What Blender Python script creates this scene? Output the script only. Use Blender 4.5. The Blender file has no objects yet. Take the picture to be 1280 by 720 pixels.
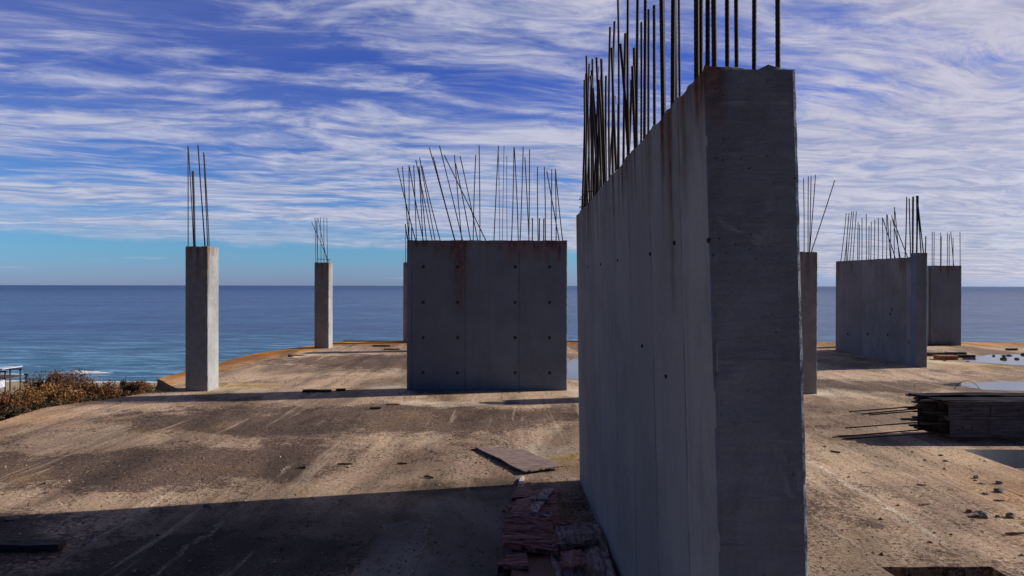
import bpy, math, random
from mathutils import Vector, noise, Matrix
from mathutils.geometry import tessellate_polygon
R = random.Random(11)
scn = bpy.context.scene
col = scn.collection
F = 853.3; HZ = 357.0; CH = 2.1
def gy(y): return F*CH/(y-HZ)                       # depth of a floor point from its photo row
def px(x, Y): return (x-640.0)/F*Y
def pz(y, Y): return CH-(y-HZ)/F*Y
def fl(x, y): Y = gy(y); return Vector((px(x, Y), Y, 0))
def nz(x, y, z, s=1.0): return noise.noise(Vector((x*s, y*s, z*s)))

# ------------------------------------------------------------------ objects
def tag(o, label=None, cat=None, group=None, kind=None):
    if label: o['label'] = label
    if cat: o['category'] = cat
    if group: o['group'] = group
    if kind: o['kind'] = kind
    return o
def wloc(o):
    v = Vector((0, 0, 0))
    while o: v = v+o.location; o = o.parent
    return v
def empty(name, loc, label, cat, group=None):
    o = bpy.data.objects.new(name, None); col.objects.link(o); o.location = loc
    o.empty_display_size = .2
    return tag(o, label, cat, group)
def mesh(name, vs, fs, mat, parent=None, origin=None, smooth=False, attrs=None):
    """vs in world coordinates"""
    if parent is not None: o0 = wloc(parent); loc = Vector((0, 0, 0))
    else: o0 = Vector(origin) if origin is not None else Vector((0, 0, 0)); loc = o0
    me = bpy.data.meshes.new(name)
    me.from_pydata([tuple(Vector(v)-o0) for v in vs], [], fs)
    me.materials.append(mat)
    if smooth: me.polygons.foreach_set('use_smooth', [True]*len(me.polygons))
    if attrs:
        for k, vals in attrs.items():
            a = me.attributes.new(k, 'FLOAT', 'POINT'); a.data.foreach_set('value', vals)
    me.update()
    o = bpy.data.objects.new(name, me); col.objects.link(o)
    o.location = loc
    if parent is not None: o.parent = parent
    return o
class MB:
    def __init__(s): s.v = []; s.f = []
    def add(s, v, f):
        n = len(s.v); s.v += [Vector(p) for p in v]; s.f += [tuple(i+n for i in q) for q in f]; return s
    def box(s, a, b, rot=0, tilt=0, piv=None):
        x0, y0, z0 = a; x1, y1, z1 = b
        v = [Vector(p) for p in ((x0,y0,z0),(x1,y0,z0),(x1,y1,z0),(x0,y1,z0),(x0,y0,z1),(x1,y0,z1),(x1,y1,z1),(x0,y1,z1))]
        if rot or tilt:
            c = Vector(piv) if piv is not None else (v[0]+v[6])/2
            m = Matrix.Rotation(rot, 3, 'Z') @ Matrix.Rotation(tilt, 3, 'Y')
            v = [m @ (p-c)+c for p in v]
        return s.add(v, [(0,3,2,1),(4,5,6,7),(0,1,5,4),(1,2,6,5),(2,3,7,6),(3,0,4,7)])
    def tube(s, pts, r, n=6, caps=True):
        pts = [Vector(p) for p in pts]
        d0 = (pts[-1]-pts[0]).normalized()
        a = d0.cross(Vector((0.3, 1, 0.1))).normalized(); b = d0.cross(a)
        v = []; f = []
        for i, p in enumerate(pts):
            rr = r[i] if isinstance(r, (list, tuple)) else r
            for k in range(n):
                t = 2*math.pi*k/n; v.append(p+a*math.cos(t)*rr+b*math.sin(t)*rr)
        for i in range(len(pts)-1):
            for k in range(n):
                f.append((i*n+k, i*n+(k+1) % n, (i+1)*n+(k+1) % n, (i+1)*n+k))
        if caps: f += [tuple(range(n))[::-1], tuple((len(pts)-1)*n+k for k in range(n))]
        return s.add(v, f)
    def obj(s, name, mat, parent=None, origin=None, smooth=False):
        return mesh(name, s.v, s.f, mat, parent, origin, smooth)

# ------------------------------------------------------------------ materials
class NT:
    def __init__(s, name, world=False):
        if world:
            s.t = name.node_tree
        else:
            s.m = bpy.data.materials.new(name); s.m.use_nodes = True; s.t = s.m.node_tree
        s.t.nodes.clear()
    def n(s, ty, **kw):
        o = s.t.nodes.new(ty)
        for k, v in kw.items():
            setattr(o, k, v)
        return o
    def put(s, sock, val):
        if val is None: return
        if isinstance(val, bpy.types.NodeSocket): s.t.links.new(val, sock)
        else: sock.default_value = val
    def M(s, op, a, b=None, c=None, clamp=False):
        o = s.n('ShaderNodeMath', operation=op); o.use_clamp = clamp
        for i, v in enumerate((a, b, c)):
            if v is not None: s.put(o.inputs[i], v)
        return o.outputs[0]
    def V(s, op, a, b=None):
        o = s.n('ShaderNodeVectorMath', operation=op); s.put(o.inputs[0], a)
        if b is not None: s.put(o.inputs[1], b)
        return o.outputs[0]
    def noise(s, vec, scale, detail=4, rough=.55, dist=0, w=None, color=False):
        o = s.n('ShaderNodeTexNoise'); s.put(o.inputs['Vector'], vec)
        o.inputs['Scale'].default_value = scale; o.inputs['Detail'].default_value = detail
        o.inputs['Roughness'].default_value = rough; o.inputs['Distortion'].default_value = dist
        return o.outputs['Color' if color else 'Fac']
    def vor(s, vec, scale, feature='F1'):
        o = s.n('ShaderNodeTexVoronoi', feature=feature); s.put(o.inputs['Vector'], vec); o.inputs['Scale'].default_value = scale
        return o
    def ramp(s, fac, a, b, lo=0.0, hi=1.0, smooth=True):
        o = s.n('ShaderNodeMapRange', interpolation_type='SMOOTHSTEP' if smooth else 'LINEAR')
        s.put(o.inputs[0], fac); s.put(o.inputs[1], a); s.put(o.inputs[2], b); s.put(o.inputs[3], lo); s.put(o.inputs[4], hi)
        return o.outputs[0]
    def mix(s, fac, a, b, mode='MIX'):
        o = s.n('ShaderNodeMix', data_type='RGBA', blend_type=mode)
        s.put(o.inputs[0], fac)
        for i, v in ((6, a), (7, b)):
            if isinstance(v, tuple) and len(v) == 3: v = v+(1,)
            s.put(o.inputs[i], v)
        return o.outputs[2]
    def scale(s, vec, v): return s.V('MULTIPLY', vec, v)
    def xyz(s, vec):
        o = s.n('ShaderNodeSeparateXYZ'); s.put(o.inputs[0], vec); return o.outputs
    def comb(s, x, y, z):
        o = s.n('ShaderNodeCombineXYZ'); s.put(o.inputs[0], x); s.put(o.inputs[1], y); s.put(o.inputs[2], z); return o.outputs[0]
    def attr(s, name):
        o = s.n('ShaderNodeAttribute'); o.attribute_name = name; return o.outputs['Fac']
    def out(s, color, rough=.9, bump=None, bs=.5, bd=.01, metal=0, spec=.5, ior=None, trans=None, normal=None):
        p = s.n('ShaderNodeBsdfPrincipled'); 
        if isinstance(color, tuple) and len(color) == 3: color = color+(1,)
        s.put(p.inputs['Base Color'], color); s.put(p.inputs['Roughness'], rough); s.put(p.inputs['Metallic'], metal)
        s.put(p.inputs['Specular IOR Level'], spec)
        if ior: p.inputs['IOR'].default_value = ior
        if bump is not None:
            b = s.n('ShaderNodeBump'); b.inputs['Strength'].default_value = bs; b.inputs['Distance'].default_value = bd
            s.put(b.inputs['Height'], bump); s.t.links.new(b.outputs[0], p.inputs['Normal'])
        o = s.n('ShaderNodeOutputMaterial'); s.t.links.new(p.outputs[0], o.inputs[0])
        return s.m
    def coord(s, which='Object'):
        return s.n('ShaderNodeTexCoord').outputs[which]

def concrete(name, base=(.30, .30, .29), seam=None, boards=False, seed=0.0, holes=False):
    t = NT(name); P = t.V('ADD', t.coord(), (seed, seed*1.7, 0))
    X, Y, Z = t.xyz(P)
    n1 = t.noise(P, 1.1, 5, .6); n2 = t.noise(P, 9, 6, .65); n3 = t.noise(P, 60, 3, .6)
    st = t.noise(t.scale(P, (7, 7, .45)), 1, 5, .6)
    c = t.mix(t.ramp(n1, .34, .66), tuple(v*.72 for v in base), tuple(v*1.22 for v in base))
    c = t.mix(t.ramp(n2, .35, .7, 0, .5), c, tuple(v*1.25 for v in base))
    c = t.mix(t.ramp(st, .5, .75, 0, .45), c, tuple(v*.55 for v in base))
    c = t.mix(t.ramp(n3, .3, .7, 0, .25), c, tuple(v*.7 for v in base))
    h = t.M('ADD', t.M('MULTIPLY', n2, .6), t.M('MULTIPLY', n3, .35))
    if seam:
        ax, w = seam
        U = X if ax == 'x' else Y
        q = t.M('DIVIDE', U, w); fr = t.M('FRACT', q); ed = t.M('MINIMUM', fr, t.M('SUBTRACT', 1, fr))
        wn = t.n('ShaderNodeTexWhiteNoise', noise_dimensions='1D'); t.put(wn.inputs['W'], t.M('FLOOR', q))
        c = t.mix(t.ramp(wn.outputs['Value'], 0, 1, 0, .7, False), c, tuple(v*.72 for v in base))
        sm = t.M('MULTIPLY', t.ramp(ed, 0, .022, 1, 0), t.ramp(t.noise(P, 3), .35, .6, .2, 1))
        c = t.mix(t.M('MULTIPLY', sm, .75), c, tuple(v*.4 for v in base))
        h = t.M('SUBTRACT', h, t.M('MULTIPLY', sm, .8))
    if boards:
        bn = t.noise(t.scale(P, (1.2, 1.2, 14)), 1, 4, .6, .4)
        ln = t.noise(t.scale(P, (2.5, 2.5, 34)), 1, 3, .7, .2)
        c = t.mix(t.ramp(ln, .60, .70, 0, .35), c, tuple(v*1.6 for v in base))
        bl = t.noise(t.V('ADD', P, (9, 1, 4)), 4.5, 6, .7, .8)
        c = t.mix(t.ramp(bl, .54, .66, 0, .4), c, tuple(v*.6 for v in base)); c = t.mix(t.ramp(bl, .42, .34, 0, .5), c, tuple(v*1.5 for v in base))
        h = t.M('ADD', h, t.M('MULTIPLY', bl, 1.2))
        c = t.mix(t.ramp(bn, .56, .72, 0, .55), c, tuple(v*.45 for v in base))
        h = t.M('ADD', h, t.M('MULTIPLY', bn, 1.1))
        sc = t.noise(t.V('ADD', t.scale(P, (9, 9, 5)), (4, 0, 0)), 1, 4, .75, 1.5)
        c = t.mix(t.ramp(sc, .66, .74, 0, .8), c, tuple(v*.35 for v in base))
    v = t.vor(P, 26).outputs['Distance']
    pit = t.M('MULTIPLY', t.ramp(v, .05, .13, 1, 0), t.ramp(t.noise(P, 5), .5, .62))
    c = t.mix(t.M('MULTIPLY', pit, .7), c, tuple(v*.25 for v in base)); h = t.M('SUBTRACT', h, pit)
    ru = t.attr('rust')
    ru = t.M('MULTIPLY', ru, t.ramp(t.noise(t.scale(P, (20, 20, 2)), 1, 4), .25, .6, .55, 1.5), clamp=True)
    rc = t.mix(t.ramp(t.noise(P, 12), .35, .65), (.060, .022, .008), (.20, .072, .018))
    c = t.mix(ru, c, rc)
    sa = t.attr('salt'); c = t.mix(sa, c, tuple(min(1, v*2) for v in base))
    return t.out(c, .93, h, .8, .016, spec=.25)

M_near = concrete('concrete_smooth', (.37, .335, .285), seam=('y', .62), seed=3)
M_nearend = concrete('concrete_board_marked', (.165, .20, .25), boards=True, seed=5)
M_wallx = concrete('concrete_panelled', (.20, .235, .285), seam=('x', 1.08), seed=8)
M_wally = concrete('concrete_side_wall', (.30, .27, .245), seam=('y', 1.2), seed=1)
M_col = concrete('concrete_column', (.305, .308, .30), seed=12)

def floor_mat():
    t = NT('weathered_floor'); P = t.coord(); X, Y, Z = t.xyz(P)
    W = t.noise(P, .8, 6, .66, color=True)
    WX = t.M('MULTIPLY', t.M('SUBTRACT', t.xyz(W)[0], .5), 2.6); WY = t.M('MULTIPLY', t.M('SUBTRACT', t.xyz(W)[1], .5), 2.2)
    DX = t.M('ADD', X, WX); DY = t.M('ADD', Y, WY)
    f1 = t.noise(P, .55, 6, .62); f2 = t.noise(P, 3.2, 7, .7, .3); f3 = t.noise(P, 24, 5, .75); f4 = t.noise(P, 110, 3, .7)
    sv = t.noise(t.scale(P, (4.5, .5, 1)), 1, 5, .65, .3)
    tan = (.53, .40, .285)
    c = t.mix(t.ramp(f1, .38, .62), (.42, .30, .22), tan)
    c = t.mix(t.ramp(f2, .42, .66, 0, .75), c, (.58, .46, .35))
    c = t.mix(t.ramp(sv, .50, .66, 0, .5), c, (.22, .15, .10))
    sv2 = t.noise(t.V('ADD', t.scale(P, (2.2, .3, 1)), (7, 3, 0)), 1, 6, .7, .5)
    c = t.mix(t.ramp(sv2, .54, .66, 0, .45), c, (.52, .42, .33))
    # brown-black weathered film, in drifts
    dk = t.noise(t.V('ADD', P, (31, 7, 0)), .42, 6, .68, .4)
    def blob(cx, cy, rx, ry, soft=.5):
        a = t.M('DIVIDE', t.M('SUBTRACT', DX, cx), rx); b = t.M('DIVIDE', t.M('SUBTRACT', DY, cy), ry)
        d = t.M('SQRT', t.M('ADD', t.M('MULTIPLY', a, a), t.M('MULTIPLY', b, b)))
        return t.ramp(d, 1-soft, 1+soft*.4, 1, 0)
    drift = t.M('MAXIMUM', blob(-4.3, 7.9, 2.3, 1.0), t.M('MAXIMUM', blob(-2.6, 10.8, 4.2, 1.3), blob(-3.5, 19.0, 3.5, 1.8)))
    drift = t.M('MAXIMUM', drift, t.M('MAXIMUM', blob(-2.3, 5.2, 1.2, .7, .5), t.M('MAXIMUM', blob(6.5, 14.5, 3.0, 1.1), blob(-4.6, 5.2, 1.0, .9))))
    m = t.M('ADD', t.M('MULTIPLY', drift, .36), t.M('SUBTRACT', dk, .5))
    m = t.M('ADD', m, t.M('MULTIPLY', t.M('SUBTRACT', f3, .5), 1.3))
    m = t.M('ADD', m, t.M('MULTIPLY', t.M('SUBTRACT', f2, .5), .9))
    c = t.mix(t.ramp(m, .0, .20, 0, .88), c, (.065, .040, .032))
    # grain
    c = t.mix(t.ramp(f3, .49, .62, 0, .55), c, (.22, .15, .11))
    f5 = t.noise(t.scale(P, (30, 11, 1)), 1, 4, .7, .6)
    c = t.mix(t.ramp(f5, .56, .66, 0, .6), c, (.12, .08, .06))
    c = t.mix(t.ramp(f4, .55, .72, 0, .5), c, (.09, .06, .045))
    c = t.mix(t.ramp(f3, .34, .46, .55, 0), c, (.66, .55, .44))
    h = t.M('ADD', t.M('MULTIPLY', f3, 1.0), t.M('MULTIPLY', f4, .5)); h = t.M('ADD', h, t.M('MULTIPLY', t.noise(P, 9, 4, .7), .5))
    # ochre lichen along the slab's rim
    e = t.M('ABSOLUTE', X)
    rim = t.M('MAXIMUM', t.ramp(DX, -6.5, -8.1), t.ramp(DY, 23.0, 25.3))
    dg = t.M('ADD', t.M('MULTIPLY', DX, -.95), t.M('MULTIPLY', DY, .31))
    rim = t.M('MAXIMUM', rim, t.ramp(dg, 12.4, 13.6))
    rim = t.M('MULTIPLY', rim, t.ramp(Y, 11.5, 14.0, .25, 1))
    rim = t.M('MAXIMUM', rim, t.M('MULTIPLY', t.ramp(DX, 3.9, 5.8), t.ramp(Y, 9, 6.5, .0, .35)))
    oc = t.M('MULTIPLY', rim, t.ramp(t.M('ADD', t.M('MULTIPLY', f2, .5), t.M('MULTIPLY', dk, .5)), .30, .50, .25, 1))
    c = t.mix(t.M('MULTIPLY', oc, 1.1, clamp=True), c, t.mix(t.ramp(f2, .4, .62), (.46, .15, .02), (.52, .29, .04)))
    pat = t.M('MULTIPLY', t.ramp(t.noise(t.V('ADD', P, (3, 17, 0)), .5, 5, .65), .56, .66), t.ramp(Y, 5, 9, .5, .8))
    c = t.mix(t.M('MULTIPLY', t.M('MULTIPLY', pat, t.ramp(f2, .4, .6)), .4), c, (.40, .25, .08))
    # pale lime bloom at the feet of walls and columns
    sp = None
    for (cx, cy, rx, ry) in ((.5, 8.3, .55, .55), (1.4, 13.4, .5, .9), (-5.6, 13.6, .7, .45), (6.4, 13.5, .9, .7), (11.6, 18.6, 1.4, 1.1), (-2.3, 14.3, .6, .6), (-1.0, 12.1, 1.1, .35), (-5.9, 23.3, .4, .5)):
        b = blob(cx, cy, rx, ry, .7); sp = b if sp is None else t.M('MAXIMUM', sp, b)
    c = t.mix(t.M('MULTIPLY', sp, t.ramp(f2, .3, .6, .25, .9)), c, (.60, .53, .42))
    yb = t.M('MAXIMUM', blob(.75, 8.0, .35, .5, .7), t.M('MAXIMUM', blob(12.3, 17.9, 1.6, .6, .6), blob(-5.5, 14.2, .9, .5, .6)))
    c = t.mix(t.M('MULTIPLY', yb, t.ramp(f2, .4, .6, .1, .8)), c, (.42, .27, .05))
    # smooth trowelled grey patches in the shade
    def box(x0, x1, y0, y1, k=.12):
        d = t.M('MAXIMUM', t.M('SUBTRACT', x0, t.M('ADD', X, t.M('MULTIPLY', WX, k))), t.M('SUBTRACT', t.M('ADD', X, t.M('MULTIPLY', WX, k)), x1))
        e2 = t.M('MAXIMUM', t.M('SUBTRACT', y0, t.M('ADD', Y, t.M('MULTIPLY', WY, k))), t.M('SUBTRACT', t.M('ADD', Y, t.M('MULTIPLY', WY, k)), y1))
        return t.ramp(t.M('MAXIMUM', d, e2), -.03, .05, 1, 0)
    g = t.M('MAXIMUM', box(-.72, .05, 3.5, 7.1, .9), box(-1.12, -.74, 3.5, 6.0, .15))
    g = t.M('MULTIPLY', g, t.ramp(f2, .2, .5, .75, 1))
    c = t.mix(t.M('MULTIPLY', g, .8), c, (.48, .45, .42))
    bk = t.M('MAXIMUM', blob(-.35, 7.1, .9, .5, .5), t.M('MAXIMUM', blob(-2.0, 5.8, 1.7, .8, .6), blob(-2.4, 4.7, 1.8, .6, .6)))  # dark stains, widened to deepen the near wall's shadow in the floor colour
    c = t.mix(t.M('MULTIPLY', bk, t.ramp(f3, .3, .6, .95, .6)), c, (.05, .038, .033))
    # ridges of cement squeezed through the joints of the formwork
    ridge = None
    for (x0, a, b, w, k) in ((-3.42, 5.2, 6.9, .045, .35), (-2.58, 4.6, 7.9, .04, .3), (-.72, 4.5, 6.1, .03, .2), (3.56, 5.6, 8.3, .06, .35), (2.75, 5.2, 6.4, .03, .25), (-2.15, 14.7, 16.2, .045, .2), (-5.9, 9.3, 10.4, .05, .5), (4.4, 5.2, 9.0, .015, .12), (-6.9, 12.0, 13.0, .04, .3)):
        d = t.M('ABSOLUTE', t.M('SUBTRACT', t.M('ADD', X, t.M('MULTIPLY', t.M('SUBTRACT', t.noise(P, 3.0, 5, .7), .5), k)), x0))
        q = t.M('MULTIPLY', t.ramp(d, w*.3, w, 1, 0), t.M('MULTIPLY', t.ramp(Y, a-.3, a+.2), t.ramp(Y, b-.2, b+.3, 1, 0)))
        ridge = q if ridge is None else t.M('MAXIMUM', ridge, q)
    rg = t.M('MULTIPLY', t.M('MULTIPLY', ridge, t.ramp(f3, .40, .54, .15, 1)), t.ramp(t.noise(P, 2.2, 4, .7), .38, .56, .1, 1))
    c = t.mix(t.M('MULTIPLY', rg, .95), c, (.62, .55, .48))
    h = t.M('ADD', h, t.M('MULTIPLY', rg, .9))
    wet = t.M('MAXIMUM', blob(14.9, 19.2, 2.6, 2.0, .4), t.M('MAXIMUM', blob(11.5, 14.3, 3.0, 1.1, .4), blob(1.75, 17.2, 1.1, 2.6, .4)))
    c = t.mix(t.M('MULTIPLY', wet, t.ramp(f2, .25, .6, .8, .4)), c, (.16, .11, .075))
    rough = t.ramp(f2, .3, .7, .8, .97)
    # grit-darkened pores and tyre-broad worn tracks running along the slab
    vq = t.vor(t.V('ADD', t.scale(P, (20, 12, 1)), t.scale(t.noise(P, 14, 3, .6, color=True), (2.5, 2.5, 0))), 1.0).outputs['Distance']
    pores = t.M('MULTIPLY', t.ramp(vq, .16, .34, 1, 0), t.ramp(t.M('ADD', f2, t.M('MULTIPLY', t.ramp(m, -.1, .25), .25)), .50, .68))
    c = t.mix(t.M('MULTIPLY', pores, .85), c, (.05, .032, .027)); h = t.M('SUBTRACT', h, t.M('MULTIPLY', pores, .6))
    for (sx, sy, off, lo, hi, k, colr) in ((1.7, .16, 3, .56, .66, .7, (.10, .065, .05)), (3.6, .22, 13, .57, .68, .6, (.62, .53, .43)), (7, .5, 23, .58, .66, .6, (.13, .085, .06))):
        sn = t.noise(t.V('ADD', t.scale(P, (sx, sy, 1)), (off, off, 0)), 1, 7, .68, .45)
        c = t.mix(t.M('MULTIPLY', t.ramp(sn, lo, hi), t.ramp(f3, .36, .58, .25, k)), c, colr)
    lg = t.noise(t.V('ADD', t.scale(P, (.55, .22, 1)), (2, 9, 0)), 1, 5, .62, .5)
    c = t.mix(t.M('MULTIPLY', g, .38), c, (.30, .27, .25))
    c = t.mix(1.0, c, t.mix(t.ramp(lg, .36, .64), (.70, .63, .58), (1.78, 1.68, 1.55)), 'MULTIPLY')
    return t.out(c, rough, h, 1.0, .05, spec=.25)
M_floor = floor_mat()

def simple(name, c1, c2, sc=6, rough=.85, bump=.4, bd=.01, stretch=None, metal=0, spec=.4):
    t = NT(name); P = t.coord()
    Q = t.scale(P, stretch) if stretch else P
    n = t.noise(Q, sc, 6, .65); n2 = t.noise(P, sc*9, 3, .6)
    c = t.mix(t.ramp(n, .32, .68), c1, c2)
    c = t.mix(t.ramp(n2, .5, .75, 0, .35), c, tuple(v*.5 for v in c1))
    return t.out(c, rough, t.M('ADD', n, t.M('MULTIPLY', n2, .4)), bump, bd, metal=metal, spec=spec)
M_rebar = simple('rusty_steel_bar', (.014, .009, .009), (.036, .018, .014), 18, .75, .4, .002)
M_form = simple('dirty_formwork_steel', (.05, .045, .05), (.13, .12, .135), 5, .55, .3, .004, (1, 8, 8), metal=.35)
M_formdark = simple('formwork_inside', (.03, .025, .025), (.06, .045, .04), 6, .8)
M_ply = simple('weathered_plywood', (.13, .085, .070), (.30, .215, .18), 5, .8, .6, .004, (2, 9, 2))
M_rot = simple('rotten_wood', (.17, .055, .04), (.60, .32, .26), 5, .9, 1, .02, (1.2, 9, 9))
M_rotgrey = simple('greyed_rotten_board', (.22, .13, .12), (.66, .48, .44), 5, .9, 1, .02, (7, 1.6, 4))
M_rotred = simple('dark_red_film_board', (.10, .018, .015), (.17, .045, .035), 4, .6, .4, .005)
M_pale = simple('pale_bare_wood', (.42, .36, .36), (.60, .52, .52), 6, .8, .4, .004)
M_top = simple('shade_dark_top', (.014, .012, .018), (.030, .026, .036), 4, .95, .5, .006, (1, 8, 8), spec=.05)  # stack top darkened in colour for the shade of its panel profile
M_stone = simple('broken_concrete', (.10, .085, .075), (.24, .19, .16), 20, .9, .6, .01)
M_bark = simple('dark_wood', (.04, .028, .022), (.10, .065, .05), 12, .9, .6, .006, (1, 6, 6))
M_rustwood = simple('rust_brown_wood', (.16, .055, .028), (.30, .12, .06), 8, .85, .6, .006, (1, 6, 6))
M_white = simple('white_painted_board', (.36, .36, .41), (.58, .58, .63), 3, .6, .1)
M_sand = simple('beach_sand', (.30, .24, .15), (.40, .33, .21), 3, .95, .3, .02)

# ------------------------------------------------------------------ reinforced bars
def rebar(root, base, tip, r=.007, ribs=False, bend=.0, mat=None, name='rebar'):
    base = Vector(base); tip = Vector(tip); L = (tip-base).length
    side = Vector((R.uniform(-1, 1), R.uniform(-1, 1), 0))*bend*L
    if ribs:
        n = int(L/.011); pts = []; rr = []
        for i in range(n+1):
            s = i/n; pts.append(base.lerp(tip, s)+side*4*s*(1-s)); rr.append(r*(1.07 if i % 2 else .97))
        return MB().tube(pts, rr, 7).obj(name, mat or M_rebar, root, smooth=True)
    pts = [base.lerp(tip, s)+side*4*s*(1-s) for s in (0, .2, .4, .6, .8, 1)]
    return MB().tube(pts, r, 6).obj(name, mat or M_rebar, root, smooth=True)
def pbar(root, xb, xt, yt, Y, ztop, r=.007, ribs=False, bend=.004, back=0.0):
    """a bar rising from a wall top: photo column of its foot, photo column and row of its tip"""
    Yt = Y+back
    rebar(root, (px(xb, Y), Y, ztop-.06), (px(xt, Yt), Yt, pz(yt, Yt)), r, ribs, bend)

# ------------------------------------------------------------------ rough concrete bodies
def body(root, corners, step, mat, rust=None, chip=.010, topn=.012, name='concrete_body', faces=None, seed=0, origin=None, salt=None):
    """corners: 8 world points, order (u,v,w) = x, y, z bits"""
    c = [Vector(p) for p in corners]
    def P(u, v, w):
        return ((c[0]*(1-u)+c[1]*u)*(1-v)+(c[2]*(1-u)+c[3]*u)*v)*(1-w)+((c[4]*(1-u)+c[5]*u)*(1-v)+(c[6]*(1-u)+c[7]*u)*v)*w
    L = [(c[1]-c[0]).length, (c[2]-c[0]).length, (c[4]-c[0]).length]
    n = [max(2, int(round(l/step))) for l in L]
    # first and last ring lie close to the edge so that only the arris is chipped
    def tt(i, k):
        e = .014/L[k]
        if i == 0: return 0.
        if i == n[k]: return 1.
        return e+(1-2*e)*(i-1)/(n[k]-2) if n[k] > 2 else .5
    idx = {}; vs = []; ra = []; sa = []
    ctr = sum(c, Vector())/8
    def vert(i, j, k):
        key = (i, j, k)
        if key in idx: return idx[key]
        p = P(tt(i, 0), tt(j, 1), tt(k, 2))
        ext = (i in (0, n[0]))+(j in (0, n[1]))+(k in (0, n[2]))
        q = p+Vector((seed, seed*2, 0))
        if ext >= 2:
            a = abs(noise.noise(q*7))*1.4+abs(noise.noise(q*23))*.8
            a = chip*(.22+.5*a+2.6*max(0, noise.noise(q*5+Vector((9, 0, 0)))-.22)*(1+noise.noise(q*19)))
            d = Vector((0, 0, 0))
            if i in (0, n[0]): d += (c[1]-c[0]).normalized()*(a if i == 0 else -a)
            if j in (0, n[1]): d += (c[2]-c[0]).normalized()*(a if j == 0 else -a)
            if k == n[2]: d += Vector((0, 0, -a))
            p = p+d
        if k == n[2]: p = p+Vector((0, 0, topn*(noise.noise(q*5)+.7*noise.noise(q*17))))
        elif ext == 1:
            pass
        idx[key] = len(vs); vs.append(p)
        ra.append(rust(p) if rust else 0.0)
        sa.append(salt(p) if salt else 0.0)
        return idx[key]
    fs = []
    for i in range(n[0]):
        for j in range(n[1]):
            fs.append((vert(i,j,n[2]), vert(i+1,j,n[2]), vert(i+1,j+1,n[2]), vert(i,j+1,n[2])))
            fs.append((vert(i,j,0), vert(i,j+1,0), vert(i+1,j+1,0), vert(i+1,j,0)))
    for i in range(n[0]):
        for k in range(n[2]):
            fs.append((vert(i,0,k), vert(i+1,0,k), vert(i+1,0,k+1), vert(i,0,k+1)))
            fs.append((vert(i,n[1],k), vert(i,n[1],k+1), vert(i+1,n[1],k+1), vert(i+1,n[1],k)))
    for j in range(n[1]):
        for k in range(n[2]):
            fs.append((vert(0,j,k), vert(0,j,k+1), vert(0,j+1,k+1), vert(0,j+1,k)))
            fs.append((vert(n[0],j,k), vert(n[0],j+1,k), vert(n[0],j+1,k+1), vert(n[0],j,k+1)))
    o = mesh(name, vs, fs, mat, root, origin, attrs={'rust': ra, 'salt': sa})
    return o
def cbox(x0, x1, y0, y1, z0, z1):
    return [(x0,y0,z0),(x1,y0,z0),(x0,y1,z0),(x1,y1,z0),(x0,y0,z1),(x1,y0,z1),(x0,y1,z1),(x1,y1,z1)]
def streaks(lst, ax, ztop):
    """lst of (position, width, length, strength)"""
    def f(p):
        u = p[ax]; d = ztop-p[2]; m = 0
        if d < -.05: return 0
        for (u0, w, l, s) in lst:
            if d > l: continue
            uu = (u-u0-.01*nz(u0*9, 0, p[2], 3))/w
            if abs(uu) > 2: continue
            m = max(m, s*math.exp(-uu*uu)*(1-d/l)**.7)
        return min(1, m)
    return f

# ---- near wall (seen end-on)
NW = [(.79, 2.46, -.02), (1.107, 2.46, -.02), (.735, 7.37, -.02), (1.04, 7.37, -.02), (.703, 2.50, 2.906), (1.040, 2.50, 2.906), (.690, 7.37, 2.85), (1.0, 7.37, 2.85)]
wall = empty('concrete_wall', (.9, 4.9, 0), 'nearest tall concrete wall seen end-on, bristling with a long row of bars', 'wall')
near_bars = [(972,969,-420,1.0,.0085),(942,941,-400,1.0,.0085),(921,917,-380,1.0,.0085),(909,909,-360,.88,.0085),(893,887,-380,.78,.0095),(884,884,-370,.80,.0085),
 (875,874,-400,.78,.0105),(870.5,870,-390,.76,.010),(850,847,-90,1.0,.0065),(844,840,-250,.77,.011),(840.5,843,-230,.75,.0100),(829,824,-130,.77,.0105),(831,828,-40,.80,.007),
 (818,817,7,.77,.0075),(810,810,12,.80,.0065),(805,806,-60,.78,.0085),(801,801,28,.78,.0065),(795,797,-70,.76,.0085),(794.5,790,83,.77,.0085),
 (786,785,-60,.77,.0070),(779,781,42,.77,.0075),(786,775,55,.77,.0075),(773,773,130,.77,.0085),(772,771,-30,.78,.0065),
 (767,767.5,27,.80,.0075),(765,765,95,.76,.0065),(762,762,34,.80,.0075),(758,757,95,.78,.0075),(757,751,74,.77,.0085),(752,751.5,90,.80,.0075),
 (752,745,72,.78,.0085),(746,748,112,.77,.0075),(742,740,74,.79,.0085),(739,739,118,.77,.0075),(737,733,90,.80,.0075),
 (731,732.5,70,.76,.0085),(727,732,92,.74,.0085),(733,739,88,.78,.0085),(750,741,110,.80,.0075),(727,731,110,.735,.0095),
 (729,736,80,.80,.008),(735,730,100,.76,.008),(741,747,84,.78,.008),(748,738,95,.82,.008),(755,748,100,.78,.008),(744,752,76,.76,.008),(760,768,120,.80,.0075),(771,764,60,.78,.008),(783,789,100,.80,.008),(798,792,60,.80,.0075)]
st = []
for (xb, xt, yt, X, r) in near_bars:
    Y = X*F/(xb-640); Y = min(Y, 7.3)
    X2 = px(xb, Y)
    zt = 2.90-(Y-2.5)*.0115
    ribs = Y < 4.3
    Yt = Y
    rebar(wall, (X2, Y, zt-.05), (px(xt, Yt), Yt, pz(yt, Yt)), r*(1.25 if Y > 4.3 else 1.1), ribs, .002 if Y < 4.3 else .008)
    st.append((Y, R.uniform(.012, .03), R.uniform(.12, .5), R.uniform(.25, .75)))
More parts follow.
